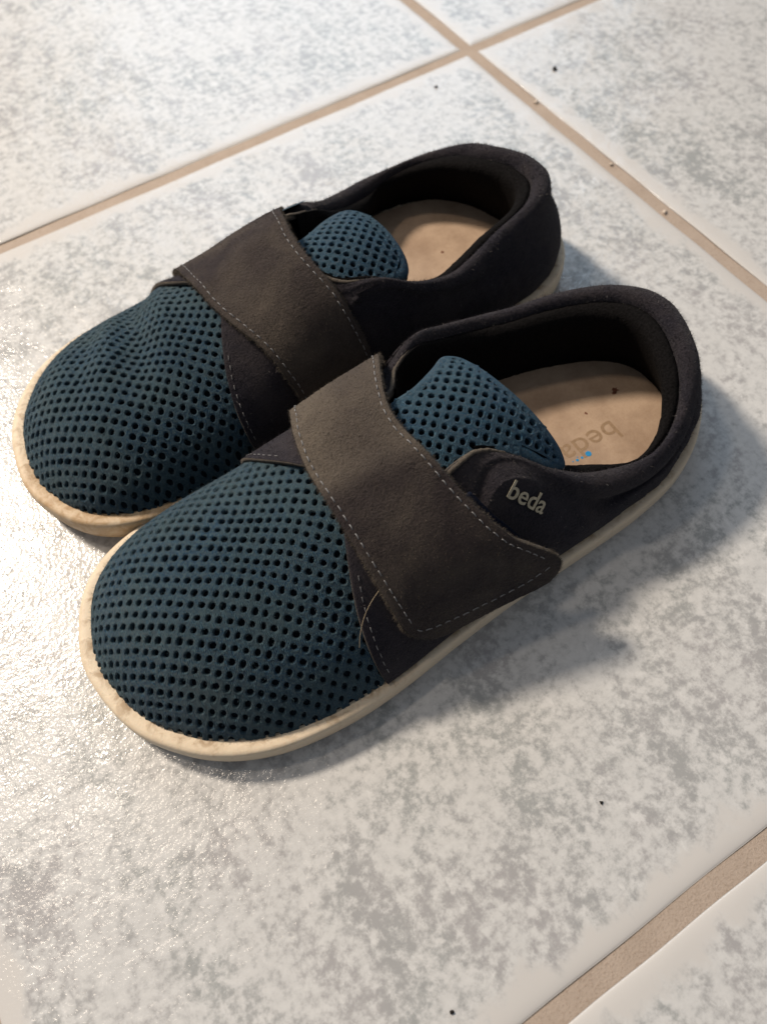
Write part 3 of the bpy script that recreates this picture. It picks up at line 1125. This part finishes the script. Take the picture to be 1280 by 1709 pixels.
        B = G[i0, j0] * (1 - u) * (1 - v_) + G[i0 + 1, j0] * u * (1 - v_) + G[i0, j0 + 1] * (1 - u) * v_ + G[i0 + 1, j0 + 1] * u * v_
        n = N[i0, j0]
        if edge_only:
            side = np.where(fj < 1, -1.0, 1.0)[:, None]
            gd = gv_[i0, j0]
            gd = gd / (np.linalg.norm(gd, axis=1)[:, None] + 1e-9)
            n = gd * side * 0.8 - n * 0.15
            B = B - N[i0, j0] * rg.uniform(0, 0.17, count)[:, None]
        dirn = n * 0.9 + rg.normal(0, 0.55, (count, 3))
        dirn /= np.linalg.norm(dirn, axis=1)[:, None]
        L = ln_ * rg.uniform(0.4, 1.3, count)[:, None]
        sd = np.cross(dirn, rg.normal(0, 1, (count, 3)))
        sd /= np.linalg.norm(sd, axis=1)[:, None] + 1e-9
        wd = 0.0055
        tip = B + dirn * L + rg.normal(0, 0.012, (count, 3))
        V = np.stack([B - sd * wd, B + sd * wd, tip], 1).reshape(-1, 3)
        F = [(3 * k, 3 * k + 1, 3 * k + 2) for k in range(count)]
        return V, F
    V, F = fibres(strapG[4:], 5200, 0.07)
    V2_, F2_ = fibres(strapG[4:], 9000, 0.10, True)
    V, F = merge([(V, F), (V2_, F2_)])
    fz = part("suede_nap", V, F, M['edge'], st, False)
    fz['kind'] = 'stuff'
    V, F = fibres(quarter[:, 4:], 700, 0.10)
    fz = part("lint", V, F, M['lint'], qo, False)
    fz['kind'] = 'stuff'
    V, F = fibres(quarter[:, 4:], 13000, 0.10)
    fz = part("suede_nap", V, F, M['quarter'], qo, False)
    fz['kind'] = 'stuff'

    # ---- printing on the outer side and the insole (only the near shoe shows either)
    if not far:
        tv, tf = text_mesh("beda", 1.0, 0.010, 0.008)
        wdt = tv[:, 0].max()
        # sample the real panel so that the letters lie on it
        QF = quarter.reshape(-1, 3)
        QN = np.cross(np.gradient(quarter, axis=0), np.gradient(quarter, axis=1))
        QN /= np.linalg.norm(QN, axis=-1)[..., None]
        if QN[..., 2].mean() < 0:
            QN = -QN
        QNF = QN.reshape(-1, 3)
        def snap(q):
            k = np.argmin(((QF - q) ** 2).sum(1))
            return q - QNF[k] * ((q - QF[k]) @ QNF[k]), QNF[k]
        A3, nA = snap(np.array([9.95, 2.42, 4.02]))
        B3, nB = snap(np.array([9.06, 3.05, 3.06]))
        M3, nM = snap((A3 + B3) / 2)
        run = B3 - A3
        Lr = np.linalg.norm(run)
        run /= Lr
        nrm = nM - run * (nM @ run)
        nrm /= np.linalg.norm(nrm)
        upv = np.cross(nrm, run)
        sc = Lr / wdt
        bow = M3 - (A3 + B3) / 2
        h_ = bow @ nrm
        pts = []
        for (tx, ty, tz_) in tv:
            q = tx / wdt
            pts.append(A3 + run * tx * sc + upv * ty * sc + nrm * (0.05 + tz_ * sc * 1.4 + h_ * 4 * q * (1 - q)))
        part("logo_lettering", np.array(pts), tf, M['letters'], qo, False)

        # insole: pressed word, blue dots, stains
        tv, tf = text_mesh("beda", 1.0, 0.006, 0.0)
        wdt = tv[:, 0].max()
        a0 = np.array([4.12, 0.82])
        a1 = np.array([6.30, 0.76])
        run = a1 - a0
        Lr = np.linalg.norm(run)
        run /= Lr
        up2 = np.array([-run[1], run[0]])
        sc = Lr / wdt
        pts = [(*(a0 + run * tx * sc + up2 * ty * sc * 0.95), 1.104) for tx, ty, _ in tv]
        part("logo_print", np.array(pts), tf, M['deboss'], ins, False)
        def disc(cx, cy, r, n=18, irr=0.0, z=1.106):
            V = [(cx + r * (1 + rg.uniform(-irr, irr)) * math.cos(2 * math.pi * k / n), cy + r * (1 + rg.uniform(-irr, irr)) * math.sin(2 * math.pi * k / n), z) for k in range(n)]
            return V, [tuple(range(n))]
        for cx, cy, r in [(5.58, 1.46, .10), (5.84, 1.46, .045), (6.02, 1.45, .05), (6.17, 1.42, .025), (5.95, 1.36, .02)]:
            V, F = disc(cx, cy, r)
            part("ink_dot", V, F, M['ink'], ins, False)
        for cx, cy, r in [(3.22, -.02, .10), (3.32, .06, .07), (4.62, .18, .05)]:
            V, F = disc(cx, cy, r, 16, 0.45)
            part("stain", V, F, M['stain'], ins, False)
    else:
        def disc(cx, cy, r, n=14, irr=0.4, z=1.106):
            V = [(cx + r * (1 + rg.uniform(-irr, irr)) * math.cos(2 * math.pi * k / n), cy + r * (1 + rg.uniform(-irr, irr)) * math.sin(2 * math.pi * k / n), z) for k in range(n)]
            return V, [tuple(range(n))]
        V, F = disc(4.7, 0.15, .06)
        part("stain", V, F, M['stain'], ins, False)
    return root

near = build_shoe("shoe", 1, False)
near.location = (-0.0535, -0.2025, 0.0003)
near.scale = (1.02, 1.0, 1.0)
near.rotation_euler = (0, 0, math.pi)
near['label'] = "front shoe of the pair, navy blue mesh toe, grey strap with lettering beda beside it"
near['category'] = "shoe"
near['group'] = "pair of velcro shoes"
far = build_shoe("shoe", -1, True)
far.location = (-0.050, -0.117, 0.0003)
far.rotation_euler = (0, 0, math.pi)
far['label'] = "rear shoe of the pair, creased navy mesh toe, partly hidden behind the other shoe"
far['category'] = "shoe"
far['group'] = "pair of velcro shoes"

# ------------------------------------------------------------------ crumbs on the tiles and in the grout
def crumb(x, y, r, mat, label, seed, z=0.0):
    rg = np.random.default_rng(seed)
    V, F = [], []
    nu, nv = 7, 9
    for i in range(nu):
        th = math.pi * i / (nu - 1)
        for j in range(nv):
            ph = 2 * math.pi * j / nv
            k = r * (1 + (rg.uniform(-.6, .5) if 0 < i < nu - 1 else 0))
            V.append((k * math.sin(th) * math.cos(ph) * 1.25, k * math.sin(th) * math.sin(ph), r * 0.7 + 0.7 * k * math.cos(th)))
    for i in range(nu - 1):
        for j in range(nv):
            j2 = (j + 1) % nv
            F.append((i * nv + j, (i + 1) * nv + j, (i + 1) * nv + j2, i * nv + j2))
    o = link("crumb", make_mesh("crumb", V, F, mat, 1, True, 1.0))
    o.location = (x, y, z)
    o['label'] = label
    o['category'] = "crumb"
    o['group'] = "crumbs on the floor"
    return o

crumb(0.0233, -0.0365, 0.0009, M['grit_dark'], "largest dark crumb, on the upper right tile beyond the grout crossing", 1)
crumb(-0.0302, -0.0155, 0.0006, M['grit_dark'], "dark crumb just below the grout crossing, behind the shoes", 2)
crumb(-0.1738, -0.3015, 0.0004, M['grit_dark'], "tiny dark crumb on the bare tile in front of the near shoe's strap", 3)
crumb(-0.2356, -0.3189, 0.0004, M['grit_dark'], "tiny dark crumb at the very bottom of the photo", 4)
crumb(0.0014, -0.0506, 0.0008, M['grit_pale'], "pale flake in the right grout line, nearest the grout crossing", 5, -0.0010)
crumb(-0.0008, -0.1385, 0.0009, M['grit_pale'], "pale flake in the right grout line, largest and farthest from the crossing", 6, -0.0010)
crumb(0.0008, -0.1031, 0.0007, M['grit_pale'], "pale flake in the right grout line, middle of the three", 7, -0.0010)

# ------------------------------------------------------------------ loose hair lying on the front shoe
WRINKLE[0] = None
TOE[0] = 0.02
HLOW[0] = 0.0
hp = []
for x, y, dz in [(15.22, 3.35, 0.12), (15.06, 3.16, 0.24), (14.78, 2.93, 0.31), (14.44, 2.76, 0.36), (14.02, 2.63, 0.42)]:
    hp.append((x, y, float(dome(x, y)) + dz))
hp = catmull(hp, 24)
V, F = tube(hp, 0.0065, 6)
hair = link("hair", make_mesh("hair", V, F, M['hair']))
hair.location = (-0.0535, -0.2025, 0.0003)
hair.scale = (1.02, 1.0, 1.0)
hair.rotation_euler = (0, 0, math.pi)
hair['label'] = "single pale hair lying across the side panel of the front shoe"
hair['category'] = "hair"
